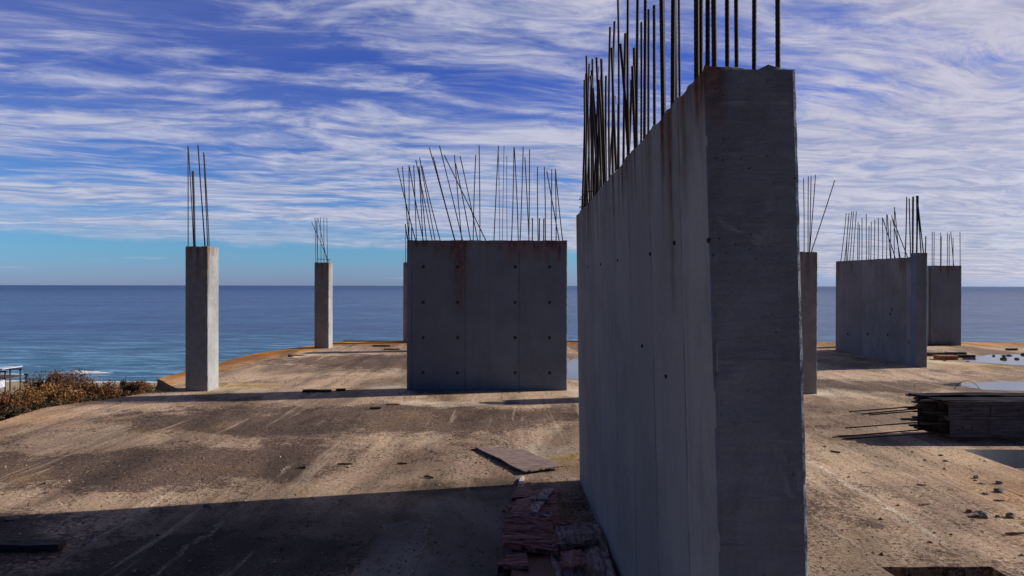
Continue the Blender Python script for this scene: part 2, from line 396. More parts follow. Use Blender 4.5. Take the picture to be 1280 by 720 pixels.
st = [(a_, b_*1.2, c_*1.1, min(1, d_*1.4)) for a_, b_, c_, d_ in st]
st += [(3.07, .028, .95, 1.0), (3.10, .05, .5, .5), (2.58, .10, .22, .95), (2.75, .09, .18, .6), (3.9, .02, .30, .9), (4.35, .025, .35, .9), (4.7, .02, .7, .6), (5.2, .025, .8, .5), (5.9, .03, .7, .5), (6.3, .03, .6, .6)]
_s = streaks(st, 1, 2.88)
def nrust(p):
    if p[0] > .80 and p[1] < 2.6: return .0
    return _s(p)
NWb = body(wall, NW, .034, M_near, nrust, chip=.0085, topn=.028, seed=2)
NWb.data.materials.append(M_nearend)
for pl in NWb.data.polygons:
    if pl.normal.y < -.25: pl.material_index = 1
# stirrups round the far bars
for z in (2.93, 3.02):
    q = [(.715, 7.28, z), (.715, 6.6, z-.01), (.93, 6.62, z), (.93, 7.28, z), (.715, 7.28, z)]
    MB().tube(q[:2], .004, 5).tube(q[1:3], .004, 5).tube(q[2:4], .004, 5).tube(q[3:], .004, 5).obj('stirrup', M_rebar, wall)
def hole_plug(root, pos, axis, r=.026):
    """raised ring for a tie hole, its inner shade painted dark, axis -x or -y"""
    a, b = (Vector((0, 1, 0)), Vector((0, 0, 1))) if axis == 'x' else (Vector((1, 0, 0)), Vector((0, 0, 1)))
    nrm = Vector((-1, 0, 0)) if axis == 'x' else Vector((0, -1, 0))
    pos = Vector(pos); v = []; f = []; n = 10
    for rr, d in ((r*1.35, .0005), (r*1.1, .006), (r, .004), (r*.6, .001)):
        for k in range(n):
            t = 2*math.pi*k/n; w = 1+.15*math.sin(3*t+pos.x*9)
            v.append(pos+nrm*d+a*math.cos(t)*rr*w+b*math.sin(t)*rr*w)
    for q in range(3):
        for k in range(n): f.append((q*n+k, q*n+(k+1) % n, (q+1)*n+(k+1) % n, (q+1)*n+k))
    f.append(tuple(3*n+k for k in range(n)))
    return mesh('tie_hole', v, f, M_hole, root)
M_hole = simple('painted_hole_shade', (.030, .026, .024), (.06, .05, .045), 20, .95)  # dark colour stands in for shade inside the uncut holes
for (x, y) in ((886, 300), (843, 303), (813, 317), (772, 325), (751, 330), (735, 334), (803, 432), (833, 470)):
    Y = .72*F/(x-640); z = pz(y, Y); X = .69+(2.88-z)*(.03 if Y < 4 else .02)
    for _ in range(3): Y = (X-.001)*F/(x-640); z = pz(y, Y); u = (Y-2.48)/4.89; w = z/2.88; X = (.79*(1-u)+.735*u)*(1-w)+(.703*(1-u)+.690*u)*w
    hole_plug(wall, (X-.001, Y, z), 'x', .008)

# ---- panelled wall in the middle
mw = empty('concrete_wall', (-.5, 13.8, 0), 'square-faced grey wall with a grid of tie holes, standing over the middle of the floor', 'wall')
mx0, mx1, mY = px(508.5, 13.67), px(709, 13.67), 13.67
zt = pz(300.5, mY)
B4 = [(83,198,200),(112,190,157),(153,182,152),(155,190,245),(182,182,200),(213,190,240),(195,150,300),(215,195,262),(218,135,318),(232,185,350),(278,72,440),(302,130,442),
 (340,60,488),(370,120,635),(432,118,480),(440,170,535),(467,125,580),(563,118,548),(584,58,590),(703,60,675),(798,68,783),(800,72,826),(855,66,836),(865,130,892),(894,84,890),
 (943,190,948),(985,190,992),(1000,215,1080),(1031,203,1030),(1052,203,1058),(1054,210,1101),(912,505,912),(955,505,955),(981,508,981),(990,505,992),(170,545,170),(130,545,150)]
st = []
for i, (tx, ty, bx) in enumerate(B4):
    Y = mY+(.06 if i % 2 else .24); r = .012 if ty > 500 else .0105
    pbar(mw, bx/4.92+480, tx/4.92+480, ty/4.92+170, Y, zt, r, False, .006)
for (xp, w, l, s) in ((575, .16, 1.6, .62), (566, .06, .6, .7), (585, .06, .8, .5), (598, .03, .4, .4), (640, .12, .6, .55), (655, .10, .5, .5), (675, .03, .50, .95), (684, .035, .45, .95), (699, .04, .5, .9), (706, .03, .4, .6), (520, .05, .2, .6), (510, .02, .5, .6), (545, .06, .35, .5), (625, .05, .3, .6), (655, .28, .42, .5), (690, .22, .30, .6), (570, .30, .5, .45), (530, .10, .18, .6), (610, .2, .16, .5), (640, .3, .2, .6), (668, .05, .5, .7), (556, .15, .28, .5)):
    st.append((px(xp, mY), w, l, s))
def mtone(p): return 0
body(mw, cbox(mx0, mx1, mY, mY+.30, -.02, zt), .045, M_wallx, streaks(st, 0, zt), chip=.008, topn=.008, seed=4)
for x in (529, 572, 644, 687):
    for y in (333.5, 378, 422, 466):
        hole_plug(mw, (px(x, mY), mY, pz(y, mY)), 'y', .026)

# ---- columns
def column(x0, x1, y0, y1, zt, label, bars, stir=False, group='rectangular columns with starter bars', step=.04, conv=None, shorty=None):
    c = empty('concrete_column', ((x0+x1)/2, (y0+y1)/2, 0), label, 'column', group)
    st = [(x1-.02, .05, .45, .9), (x0+.25, .03, .7, .6), (x0+.1, .04, .25, .5)]
    fx = streaks(st, 0, zt); fy = streaks([(y0+.04, .04, 1.0, .9), (y0+.22, .08, .2, .6), (y0+.4, .05, .15, .5)], 1, zt)
    body(c, cbox(x0, x1, y0, y1, -.02, zt), step, M_col, lambda p: fy(p) if p[0] > x1-.03 else fx(p), chip=.012, topn=.016, seed=x0)
    for i, (xb, xt, yt, r) in enumerate(bars):
        Y = y0+.06 if i % 2 == 0 else y0+.30
        X = px(xb, Y)
        X = max(x0+.03, min(x1-.03, X))
        Yt = Y
        rebar(c, (X, Y, zt-.05), (px(xt, Yt), Yt, pz(yt, Yt)), r, False, .004)
    if stir:
        z = zt+.12
        q = [(x0+.05, y0+.06, z), (x1-.05, y0+.06, z), (x1-.05, y1-.08, z), (x0+.05, y1-.08, z), (x0+.05, y0+.06, z)]
        m = MB()
        for a, b in zip(q, q[1:]): m.tube((a, b), .005, 5)
        m.obj('stirrup', M_rebar, c)
    return c
c2 = lambda x, y: (x/4+200, y/4+170)
def cv(l, r): return [(b/4+200, tx/4+200, ty/4+170, rr*r) for (tx, ty, b, rr) in l]
Y1 = 13.5
col1 = column(px(231.5, Y1), px(260, Y1), Y1, Y1+.5, pz(308.5, Y1), 'larger sunlit-edged concrete column at the left slab edge, beside the notch', cv([(140,50,135,1),(142,60,152,1),(162,178,173,1.6),(167,178,176,1.3),(190,48,227,1.25),(192,56,225,1),(218,85,268,1.1),(221,95,247,1)], .0095), group='columns with sunlit right sides')
Y2 = 22.7
col2 = column(px(393, Y2), px(411, Y2), Y2, Y2+.5, pz(328.5, Y2), 'smaller, more distant sunlit-edged column left of the panelled wall', cv([(775,410,780,1),(757,430,850,1),(785,410,790,1),(802,408,805,1),(790,415,838,1),(819,410,820,1),(834,410,838,1),(780,425,786,1)], .010), stir=True, group='columns with sunlit right sides')
Y3 = 13.27
col3 = column(px(994, Y3), px(1022, Y3), Y3, Y3+.5, pz(314, Y3), 'concrete column half hidden behind the near wall, one bar leaning right', [(1010,1010,220,.0085),(1013,1013.5,220,.0085),(1005,1004,222,.008),(1019,1019,218,.0085),(1013,1043,225,.009)], group='columns right of the near wall')
Y4 = 24.9
col4 = column(px(504, Y4), px(522, Y4), Y4, Y4+.5, pz(328, Y4), 'dark column peeping out at the left edge of the panelled wall', [(507,507,280,.012),(510,510,282,.010)], group='columns behind the panelled wall')
Y5 = 22.2
col5 = column(-.62, -.12, Y5, Y5+.5, 2.85, 'column behind the panelled wall, only its bars showing over the top', [(624.7,622.9,192,.010),(627.3,629.8,182,.010),(636,633.3,195,.010)], group='columns behind the panelled wall')

# ---- right wall running away from us, with its thicker end pier
rw = empty('concrete_wall', (10.65, 20, 0), 'long grey wall running out to sea on the right, with a taller pier at its near end', 'wall')
xa, xb_ = px(1146.5, 17.73), px(1044.5, 22.5)
za, zb = pz(320.5, 17.9), pz(326, 22.5)
RWc = [(xa+.02,17.9,-.02),(xa+.27,17.9,-.02),(xb_,22.5,-.02),(xb_+.25,22.5,-.02),(xa+.02,17.9,za),(xa+.27,17.9,za),(xb_,22.5,zb),(xb_+.25,22.5,zb)]
body(rw, RWc, .06, M_wally, streaks([(22.3, .08, .7, .8), (21.4, .05, .4, .8), (18.55, .05, .5, .8), (18.4, .05, .9, .7), (18.15, .2, .25, .5), (20.2, .1, .2, .4)], 1, 2.87), chip=.008, topn=.01, seed=9)
body(rw, cbox(px(1146, 17.62), px(1159.3, 17.62), 17.62, 17.897, -.02, pz(315, 17.62)), .05, M_wallx, streaks([(10.7, .1, .2, .5)], 0, 2.95), chip=.01, topn=.01, name='end_pier', seed=6)
B8 = [(262,300,230),(278,300,252),(293,290,268),(303,290,282),(320,290,300),(275,320,262),(330,350,328),(338,365,336),(352,325,352),(376,305,378),(405,348,402),(393,370,392),(425,335,422),(445,325,444),(468,322,470),(470,330,545),(492,305,492),(497,310,515),(516,340,518),(520,310,572),(537,265,537),(540,290,565),(525,330,615)]
for (tx, ty, b) in B8:
    x = b/4.557+1000; Y = 10.66*F/(x-640); Y = min(Y, 22.35)
    pbar(rw, x, tx/4.557+1000, ty/4.557+200, Y, 2.9, .0115, False, .006)
for (tx, ty, b) in [(606,207,598),(620,215,630),(640,205,640),(645,205,643),(662,200,662),(672,200,665),(665,200,705),(668,215,690),(716,430,713)]:
    Y = 17.7 if b > 655 else 18.0
    pbar(rw, b/4.557+1000, tx/4.557+1000, ty/4.557+200, Y, 2.92, .0145, False, .004)
for (x, y) in ((1115, 386), (1085, 417), (1110, 418), (1137, 427), (1060, 417), (1113, 392)):
    Y = 10.64*F/(x-640); X = xa+.02+(xb_-xa-.02)*(Y-17.9)/4.6
    Y = X*F/(x-640); hole_plug(rw, (X-.002, Y, pz(y, Y)), 'x', .035)

# ---- farthest wall on the right
Y6 = 24.2
fw = empty('concrete_wall', (15.3, 24.4, 0), 'farthest small wall on the right, a row of short bars on it, above a dark plank', 'wall')
fx0, fx1 = px(1163, Y6), px(1202, Y6)
body(fw, cbox(fx0, fx1, Y6, Y6+.3, -.02, pz(331, Y6)), .06, M_wallx, streaks([(px(1175, Y6), .05, .35, .8), (px(1185, Y6), .05, .6, .7), (px(1191, Y6), .1, .2, .5), (fx1-.05, .05, .2, .6)], 0, 2.84), chip=.012, topn=.012, seed=16)
body(fw, cbox(px(1159.3, Y6+.1), fx0-.003, Y6+.05, Y6+.3, -.02, pz(331, Y6)), .08, M_col, None, name='side_strip', seed=3)  # wall's left face as a paler part, standing in for bounced light
for (tx, ty, b) in [(752,405,752),(763,405,762),(800,410,800),(804,430,803),(838,410,838),(850,420,850),(858,405,876),(871,440,872),(910,405,912)]:
    pbar(fw, b/4.557+1000, tx/4.557+1000, ty/4.557+200, Y6+.12, 2.82, .012, False, .004)
MB().box((fx0-.1, Y6-.12, .0), (fx1-.25, Y6-.02, .05)).obj('timber_batten', M_bark, None, (fx0+.4, Y6-.07, 0))
tag(bpy.data.objects['timber_batten'], 'dark batten lying along the foot of the farthest right wall', 'batten')

# ------------------------------------------------------------------ floor slab with its openings
outer = [(-7.8, -14), (22, -14), (22, 25.6), (-6.35, 25.6), (-7.9, 21.0), (-7.95, 15.3), (-6.62, 13.62), (-7.0, 13.42), (-7.45, 12.5), (-7.72, 12.15), (-8.0, 11.6), (-7.86, 10.4)]
ho1 = [(2.77, 4.1), (3.6, 4.1), (3.6, 5.1), (2.77, 5.1)]
ho2 = [(5.8, 5.2), (9.2, 5.2), (9.2, 8.78), (5.8, 8.78)]
M_edge = concrete('raw_slab_edge', (.50, .49, .47), seed=4)
def ragged(poly, step=.12, a=.012, closed=True):
    out = []
    for i, p in enumerate(poly):
        q = poly[(i+1) % len(poly)]; L = math.dist(p, q); n = max(1, int(L/step))
        for k in range(n):
            s = k/n; x = p[0]+(q[0]-p[0])*s; y = p[1]+(q[1]-p[1])*s
            out.append((x+a*nz(x, y, 3, 6)+a*nz(x, y, 9, 1.5), y+a*nz(x, y, 7, 6)+a*nz(x, y, 1, 1.5)))
    return out
def slab():
    loops = [ragged(outer, .5, .02), ragged(ho1, .05, .012), ragged(ho2, .12, .012)]
    pts = [p for l in loops for p in l]; T = .24
    tris = tessellate_polygon([[Vector((x, y, 0)) for x, y in l] for l in loops])
    n = len(pts)
    vs = [(x, y, 0) for x, y in pts]+[(x, y, -T) for x, y in pts]; fs = []
    for t in tris:
        a, b, c = [Vector(vs[i]) for i in t]
        if (b-a).cross(c-a).z < 0: t = t[::-1]
        fs.append(tuple(t)); fs.append(tuple(i+n for i in t[::-1]))
    o = 0
    for li, l in enumerate(loops):
        m = len(l); area = sum(l[i][0]*l[(i+1) % m][1]-l[(i+1) % m][0]*l[i][1] for i in range(m))
        ccw = area > 0
        for i in range(m):
            a, b = o+i, o+(i+1) % m
            f = (a, a+n, b+n, b) if (ccw == (li == 0)) else (a, b, b+n, a+n)
            if li == 0 and ccw or li > 0 and not ccw: f = (a, a+n, b+n, b)
            fs.append(f)
        o += m
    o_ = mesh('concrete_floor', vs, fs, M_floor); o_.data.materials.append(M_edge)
    for p_ in o_.data.polygons:
        if abs(p_.normal.z) < .5 and p_.center.x > 0 and 5.15 < p_.center.y < 12: p_.material_index = 1
    return o_
sl = tag(slab(), kind='structure')
M_kerb = concrete('concrete_kerb', (.16, .12, .09), seed=2)
MB().box((-6.3, 25.47, .0), (3.5, 25.57, .035)).obj('floor_edge_kerb', M_kerb, None, (-2, 25.5, 0))
tag(bpy.data.objects['floor_edge_kerb'], kind='structure')

# puddles: thin sheets of standing water
def water_mat():
    t = NT('standing_water'); P = t.coord()
    n = t.noise(P, 3, 3, .5)
    return t.out((.10, .10, .10), .06, n, .04, .01, spec=1.0, ior=1.33)
M_puddle = water_mat()
def puddle(cx, cy, rx, ry, seed, z=.004):
    v = [(cx, cy, z)]; n = 60
    for k in range(n):
        a = 2*math.pi*k/n; q = 1+.35*noise.noise(Vector((math.cos(a)*1.5+seed, math.sin(a)*1.5, seed)))+.12*noise.noise(Vector((math.cos(a)*6+seed, math.sin(a)*6, 2)))
        v.append((cx+rx*q*math.cos(a), cy+ry*q*math.sin(a), z))
    o = mesh('puddle', v, [(0, 1+k, 1+(k+1) % n) for k in range(n)], M_puddle, None, (cx, cy, 0))
    return tag(o, kind='structure')
puddle(14.9, 19.2, 2.0, 1.5, 1.0)
puddle(11.5, 14.3, 2.3, .75, 4.0)
puddle(1.75, 17.2, .75, 2.1, 7.0)
puddle(-.2, 12.2, .35, .14, 9.0)

# ------------------------------------------------------------------ boards, planks, rubble
def sheet(name, c, nx, ny, th, mat, ridge=.0, jag=.0, seed=0, warp=0., ralong='u', parent=None, origin=None):
    """c: four corners a,b,c,d (u: a->b, v: a->d); a warped, frayed board"""
    a, b, c2_, d = [Vector(p) for p in c]; vs = []
    ctr = (a+b+c2_+d)/4
    for lay in (1, 0):
        for j in range(ny+1):
            for i in range(nx+1):
                u = i/nx; v = j/ny
                p = (a*(1-u)+b*u)*(1-v)+(d*(1-u)+c2_*u)*v
                q = p+Vector((seed*3.1, seed, 0))
                if jag and (i in (0, nx) or j in (0, ny)):
                    k = jag*(abs(noise.noise(q*9))+abs(noise.noise(q*31))*.8)
                    dd = (ctr-p); p = p+dd.normalized()*k
                r = 0
                if ridge:
                    if ralong == 'u': r = noise.noise(Vector((q.x*2.2, q.y*16, seed)))+.5*noise.noise(Vector((q.x*5, q.y*42, seed)))
                    else: r = noise.noise(Vector((q.x*16, q.y*2.2, seed)))+.5*noise.noise(Vector((q.x*42, q.y*5, seed)))
                z = warp*noise.noise(q*2.3)+warp*.3*noise.noise(q*7)
                p = p+Vector((0, 0, z+(r*ridge if lay else 0)+(th if lay else 0)))
                vs.append(p)
    n = (nx+1)*(ny+1); fs = []
    I = lambda i, j: j*(nx+1)+i
    for j in range(ny):
        for i in range(nx):
            fs.append((I(i,j), I(i+1,j), I(i+1,j+1), I(i,j+1)))
            fs.append((n+I(i,j), n+I(i,j+1), n+I(i+1,j+1), n+I(i+1,j)))
    for i in range(nx):
        fs.append((n+I(i,0), n+I(i+1,0), I(i+1,0), I(i,0))); fs.append((I(i,ny), I(i+1,ny), n+I(i+1,ny), n+I(i,ny)))
    for j in range(ny):
        fs.append((I(0,j), I(0,j+1), n+I(0,j+1), n+I(0,j))); fs.append((n+I(nx,j), n+I(nx,j+1), I(nx,j+1), I(nx,j)))
    low = min(v[2] for v in vs)
    if low < .002: vs = [v+Vector((0, 0, .002-low)) for v in vs]
    o = origin or ctr
    return mesh(name, vs, fs, mat, parent, (o[0], o[1], 0))
ply = sheet('plywood_sheet', [fl(594, 562)+Vector((0, 0, .01)), fl(655, 594.5)+Vector((0, 0, .028)), fl(705, 588)+Vector((0, 0, .02)), fl(653, 563)+Vector((0, 0, .0))], 30, 24, .016, M_ply, .002, .02, 3, .012)
tag(ply, 'brown plywood sheet lying flat at the rim of the near shadow', 'plywood')

pile = 'rotting boards heaped beside the near wall'
def P3(x, y, z):                                    # floor-plan point seen at (x, y) when raised by z
    Y = F*(CH-z)/(y-HZ); return Vector((px(x, Y), Y, z))
def board(cs, mat, label, th=.03, ridge=.012, jag=.05, seed=1, warp=.03, ralong='u', nx=34, ny=34, name='rotten_board'):
    o = sheet(name, [P3(*c) for c in cs], nx, ny, th, mat, ridge, jag, seed, warp, ralong)
    tag(o, label, 'board', pile); return o
board([(622,722,.0),(705,722,.0),(697,612,.0),(640,622,.0)], M_rotred, 'wide rotten board, lowest of the left heap by the near wall', .03, .008, .04, 1, .02)
board([(627,668,.05),(704,664,.05),(697,618,.04),(646,626,.04)], M_rot, 'dark brown frayed board at the far end of the left heap', .035, .018, .05, 2, .03, name='rotten_board')
board([(626,690,.12),(700,694,.10),(690,648,.10),(633,650,.12)], M_rot, 'splintered purplish board lying crosswise on top of the left heap', .04, .028, .05, 3, .04)
board([(630,655,.10),(694,662,.07),(694,645,.07),(636,643,.10)], M_rotgrey, 'narrow peeling strip across the left heap', .03, .022, .04, 4, .04)
board([(636,735,.07),(700,740,.07),(688,692,.07),(642,692,.07)], M_rotred, 'smooth dark red board at the near end of the left heap', .02, .002, .02, 5, .008, name='film_faced_board')
board([(684,740,.03),(775,745,.03),(752,662,.03),(690,664,.03)], M_rotgrey, 'large greyish delaminated board of the right heap by the near wall', .05, .022, .05, 6, .04, 'v')
board([(690,690,.11),(752,680,.09),(740,655,.08),(694,664,.08)], M_rotgrey, 'curled grey board end on top of the right heap', .03, .026, .05, 7, .05)
board([(644,618,.02),(655,617,.02),(656,597,.01),(651,598,.01)], M_pale, 'pale bare sliver of wood poking from the far end of the left heap', .015, .004, .012, 8, .004, 'v', 8, 16, 'wood_sliver')
board([(660,640,.08),(672,644,.10),(694,612,.06),(680,613,.05)], M_rotgrey, 'thin grey lath slanting over the left heap', .02, .008, .02, 9, .01, 'v', 8, 20, 'wood_lath')
board([(632,694,.10),(640,694,.10),(642,675,.10),(637,675,.10)], M_pale, 'small pale splinter at the left side of the left heap', .012, .003, .012, 10, .004, 'v', 8, 14, 'wood_sliver')

board([(640,628,.03),(668,626,.03),(664,604,.02),(648,606,.02)], M_rotred, 'red-brown torn board tip at the very far end of the left heap', .03, .012, .03, 21, .03, nx=20, ny=20)
board([(628,712,.08),(662,716,.08),(660,694,.08),(634,694,.08)], M_rot, 'red-brown split board at the near left of the left heap', .03, .02, .03, 22, .04, nx=26, ny=20)
board([(700,716,.12),(736,712,.12),(728,688,.11),(700,690,.11)], M_rot, 'reddish scrap on the right heap', .02, .018, .03, 23, .04, 'v', nx=24, ny=20)
board([(752,722,.06),(772,730,.05),(756,672,.05),(748,676,.06)], M_pale, 'pale split lath along the right rim of the right heap', .015, .006, .008, 24, .02, 'v', 8, 24, 'wood_lath')
HR = random.Random(5)
HN = ['short torn splinter','curled dark flake','narrow grey shaving','frayed corner of a board','thin brown strip','split purplish lath','crumbled wood piece','bent dark splinter']
for i, (hx, hy, hz, hl, hw_, ha, mt) in enumerate([(648,632,.07,34,9,.5,M_rot),(676,628,.08,30,7,-.3,M_rotgrey),(640,700,.10,44,12,.2,M_rot),(688,676,.12,30,10,.9,M_rotgrey),(662,706,.06,52,8,-.35,M_rot),(700,655,.08,24,10,-.6,M_rot),(664,662,.14,40,8,.12,M_rotgrey),(650,676,.14,36,7,-.15,M_rot)]):
    c0 = P3(hx, hy, hz); L_ = hl/F*c0.y; W_ = hw_/F*c0.y*1.4
    ax_ = Vector((math.cos(ha), math.sin(ha), 0)); n_ = Vector((-math.sin(ha), math.cos(ha), 0))
    o = sheet('wood_fragment', [c0-ax_*L_/2-n_*W_/2, c0+ax_*L_/2-n_*W_*.3, c0+ax_*L_/2+n_*W_*.4, c0-ax_*L_/2+n_*W_/2], 20, 7, .014, mt, .01, W_*.3, 60+i, .05)
    where = ['at the far end','near its far right corner','at its near left side','at its right edge','at its near end','between the two heaps','across its middle','just before the middle'][i]
    tag(o, HN[i]+' on the left heap, '+where if i != 5 else 'split purplish lath lying between the two heaps', 'board', pile)
# plank in the shade at the left
pk = sheet('plank', [Vector((-5.6, 5.34, .0)), Vector((-3.55, 5.36, .0)), Vector((-3.57, 5.50, 0)), Vector((-5.6, 5.50, 0))], 60, 6, .045, M_bark, .008, .03, 5, .012)
tag(pk, 'long dark plank lying in the shade at the lower left', 'plank')
def plankpix(xa, xb, y, w, h, label, mat=M_bark, rot=0., name='timber_offcut', group=None, seed=0):
    a = fl(xa, y); b = fl(xb, y); d = (b-a).normalized(); L = (b-a).length; c = (a+b)/2
    ax = Matrix.Rotation(rot, 3, 'Z') @ d; nr = Vector((-ax.y, ax.x, 0))
    a = c-ax*L/2; b = c+ax*L/2
    if w <= .03:
        pts = []; rr = []
        for k in range(9):
            s_ = k/8; pts.append(a.lerp(b, s_)+nr*.05*L*(noise.noise(Vector((s_*3, seed, 1)))+.6*noise.noise(Vector((s_*9, seed, 2))))+Vector((0, 0, w*.45+.01*abs(noise.noise(Vector((s_*4, seed, 7)))))))
            rr.append(w*.42*(1-.6*abs(s_-.4)))
        o = MB().tube(pts, rr, 6).obj(name, mat, None, (c.x, c.y, 0))
        return tag(o, label, 'stick', group)
    o = sheet(name, [a-nr*w/2, b-nr*w*.3, b+nr*w/2, a+nr*w*.35], 16, 4, h*.8, mat, .006, min(.05, w*.35), seed, .006)
    return tag(o, label, 'offcut', group)
plankpix(378, 414, 490.5, .12, .05, 'dark plank lying at the edge of the long shadow left of the panelled wall', seed=1)
plankpix(420, 432, 489, .10, .05, 'short dark wood block beside the long plank left of the panelled wall', seed=2)
plankpix(466, 488, 433.5, .10, .06, 'farther dark plank near the sea edge left of the panelled wall', seed=3)
plankpix(480, 500, 437.5, .10, .04, 'thin dark plank just in front of the far sea-edge plank', seed=4)
plankpix(360, 366, 446.5, .12, .07, 'dark lump of wood on the ochre rim near the smaller left column', seed=5)
plankpix(366, 380, 445, .10, .03, 'reddish wood chip on the ochre rim near the smaller left column', M_rustwood, seed=6)
plankpix(462, 478, 511.5, .10, .04, 'dark chip of board in front of the panelled wall, left side', seed=7)
plankpix(482, 500, 506.5, .07, .02, 'brown stick in front of the panelled wall', M_rustwood, seed=8)
plankpix(529, 544, 598, .03, .02, 'short black stick at the rim of the near shadow', rot=-.5, seed=9)
plankpix(422, 441, 581.5, .025, .02, 'thin dark twig on the sunlit floor left of the plywood sheet', seed=10)
plankpix(374, 383, 586, .06, .03, 'small dark chip lying left of the thin twig', seed=11)
plankpix(497, 509, 581, .03, .02, 'small dark splinter right of the thin twig', seed=12)
plankpix(1258, 1284, 668, .03, .02, 'black stick at the lower right edge of the picture', rot=.05, seed=13)
plankpix(1039, 1051, 565, .035, .016, 'dark block lying alone on the floor right of the near wall', rot=-.7, seed=14)
plankpix(1147, 1158, 606.5, .02, .012, 'thin splinter on the open floor right of the near wall', M_rustwood, rot=-.3, seed=15)
plankpix(1148, 1166, 631, .02, .012, 'thin bent twig on the open floor above the small floor opening', M_rustwood, rot=.3, seed=16)
plankpix(1243, 1257, 626, .02, .012, 'thin twig among the rubble lumps at the right', M_bark, seed=17)
plankpix(1258, 1272, 437, .12, .08, 'dark plank by the sea edge at the far right', seed=18)
plankpix(588, 600, 563, .04, .015, 'dark twig touching the far corner of the plywood sheet', seed=19)

# driftwood heap beyond the right wall
for i, (x0, x1, y, w, h, m, lb) in enumerate([(1160,1184,444,.25,.12,M_bark,'black charred timber behind the right wall end pier'),
     (1170,1196,448.5,.45,.14,M_rustwood,'rust brown timber, most colourful of the heap beyond the right wall'),
     (1182,1206,444,.25,.14,M_bark,'dark timber lying behind the rust brown one'),
     (1196,1218,446,.20,.09,M_bark,'dark timber at the puddle end of the heap beyond the right wall')]):
    plankpix(x0, x1, y, w, h, lb, m, -.08*i, 'timber_offcut', 'timber heap beyond the right wall', 30+i)

def stone(x, y, wpx, h, label=None, mat=M_stone, group=None, seed=0, Y=None, name='rubble_lump'):
    p = fl(x, y) if Y is None else Vector((x, Y, 0))
    r = wpx/2/F*p.y if Y is None else wpx
    vs = []; fs = []; nu, nv = 9, 5
    for j in range(nv+1):
        for i in range(nu):
            th = math.pi*j/nv; a = 2*math.pi*i/nu
            d = Vector((math.sin(th)*math.cos(a), math.sin(th)*math.sin(a), math.cos(th)))
            k = 1+.55*noise.noise(d*1.4+Vector((seed*3.3, seed, 0)))
            vs.append(p+Vector((d.x*r*k, d.y*r*.8*k, max(0, h*.35+d.z*h*.75*k))))
    for j in range(nv):
        for i in range(nu):
            a, b = j*nu+i, j*nu+(i+1) % nu
            fs.append((a, a+nu, b+nu, b))
    o = mesh(name, vs, fs, mat, None, (p.x, p.y, 0))
    return tag(o, label, 'rubble', group)
RL = [(1228,645,26,.07,'largest flat rubble lump at the right'),(1264,646,15,.07,'dark rubble lump right of the largest one'),(1212,640,9,.05,'reddish rubble lump left of the largest one'),
 (1248,645.5,10,.03,'flat chip between the two biggest rubble lumps'),(1221,597,9,.05,'rubble lump farthest back of the right scatter'),(1250,604,13,.05,'oval rubble lump in the right scatter, second row'),
 (1250,614,15,.06,'grey rubble lump just in front of the oval one'),(1233,617,12,.03,'flat rubble chip left of the grey lump'),(1229,604,12,.02,'thin dark flake left of the oval lump'),
 (1177,569,8,.03,'dark chip by the bundle shadow'),(1183,576,10,.03,'dark chip just in front of the one by the bundle shadow'),(1220,600,5,.02,'tiny chip before the farthest lump')]
for i, (x, y, w, h, lb) in enumerate(RL):
    stone(x, y, w*.75, h*.6, lb, [M_stone, M_stone, M_rustwood][i % 3] if i in (2, 3) else M_stone, 'rubble lumps at the right', i+1)
stone(260, 634, 12, .025, 'grey stone in the near shade, left of the middle', M_stone, None, 22)
stone(14, 650.5, 17, .02, 'pale flat stone in the shade above the dark plank', M_stone, None, 23)
stone(20, 704, 10, .016, 'pale stone in the shade below the dark plank', M_stone, None, 24)
stone(58, 606, 6, .02, 'small stone at the left on the sunlit floor', M_stone, None, 25)
stone(509, 655, 5, .02, 'white pebble in the near shade', M_white, None, 26)
# bits in and beside the right puddle
for i in range(22):
    x = 11.9+R.random()*4.2; y = 18.6+R.random()*2.6
    stone(x, 0, R.uniform(.03, .09), R.uniform(.02, .07), 'dark scrap lying in or beside the bright puddle at the far right', M_bark, 'scraps round the far right puddle', 50+i, Y=y, name='debris_scrap')
# many tiny crumbs: nobody could count them
def crumbs():
    m = MB()
    for k in range(11000):
        Y = 4.6+21*R.random()**1.8; X = R.uniform(-.78, .78)*Y
        if X < -8: continue
        if .6 < X < 1.2 and Y < 7.5: continue
        if 2.6 < X < 3.8 and Y < 5.3: continue
        if X > 5.7 and Y < 8.9: continue
        if -2.3 < X < 1.3 and 13.5 < Y < 14.1: continue
        den = noise.noise(Vector((X*.5, Y*.5, 3)))
        if den < R.uniform(-.5, .45): continue
        s = R.uniform(.003, .012)*(2.0 if R.random() < .10 else 1); a = R.random()*6.3
        c, q = math.cos(a), math.sin(a); e = R.uniform(.4, 1)
        pts = [(X+c*s, Y+q*s, 0), (X-q*s*e, Y+c*s*e, 0), (X-c*s, Y-q*s, 0), (X+q*s*e, Y-c*s*e, 0), (X+R.uniform(-.3, .3)*s, Y, s*R.uniform(.5, 1.1))]
        m.add(pts, [(0, 1, 4), (1, 2, 4), (2, 3, 4), (3, 0, 4)])
    return m.obj('gravel_crumbs', M_crumb)
def crumb_mat():
    t = NT('crumbs'); g = t.n('ShaderNodeNewGeometry').outputs['Random Per Island']
    c = t.mix(t.ramp(g, .2, .8, smooth=False), (.05, .034, .028), (.36, .27, .21))
    return t.out(c, .95)
M_crumb = crumb_mat()
tag(crumbs(), 'fine crumbs of concrete and grit strewn over the weathered floor', 'gravel', kind='stuff')

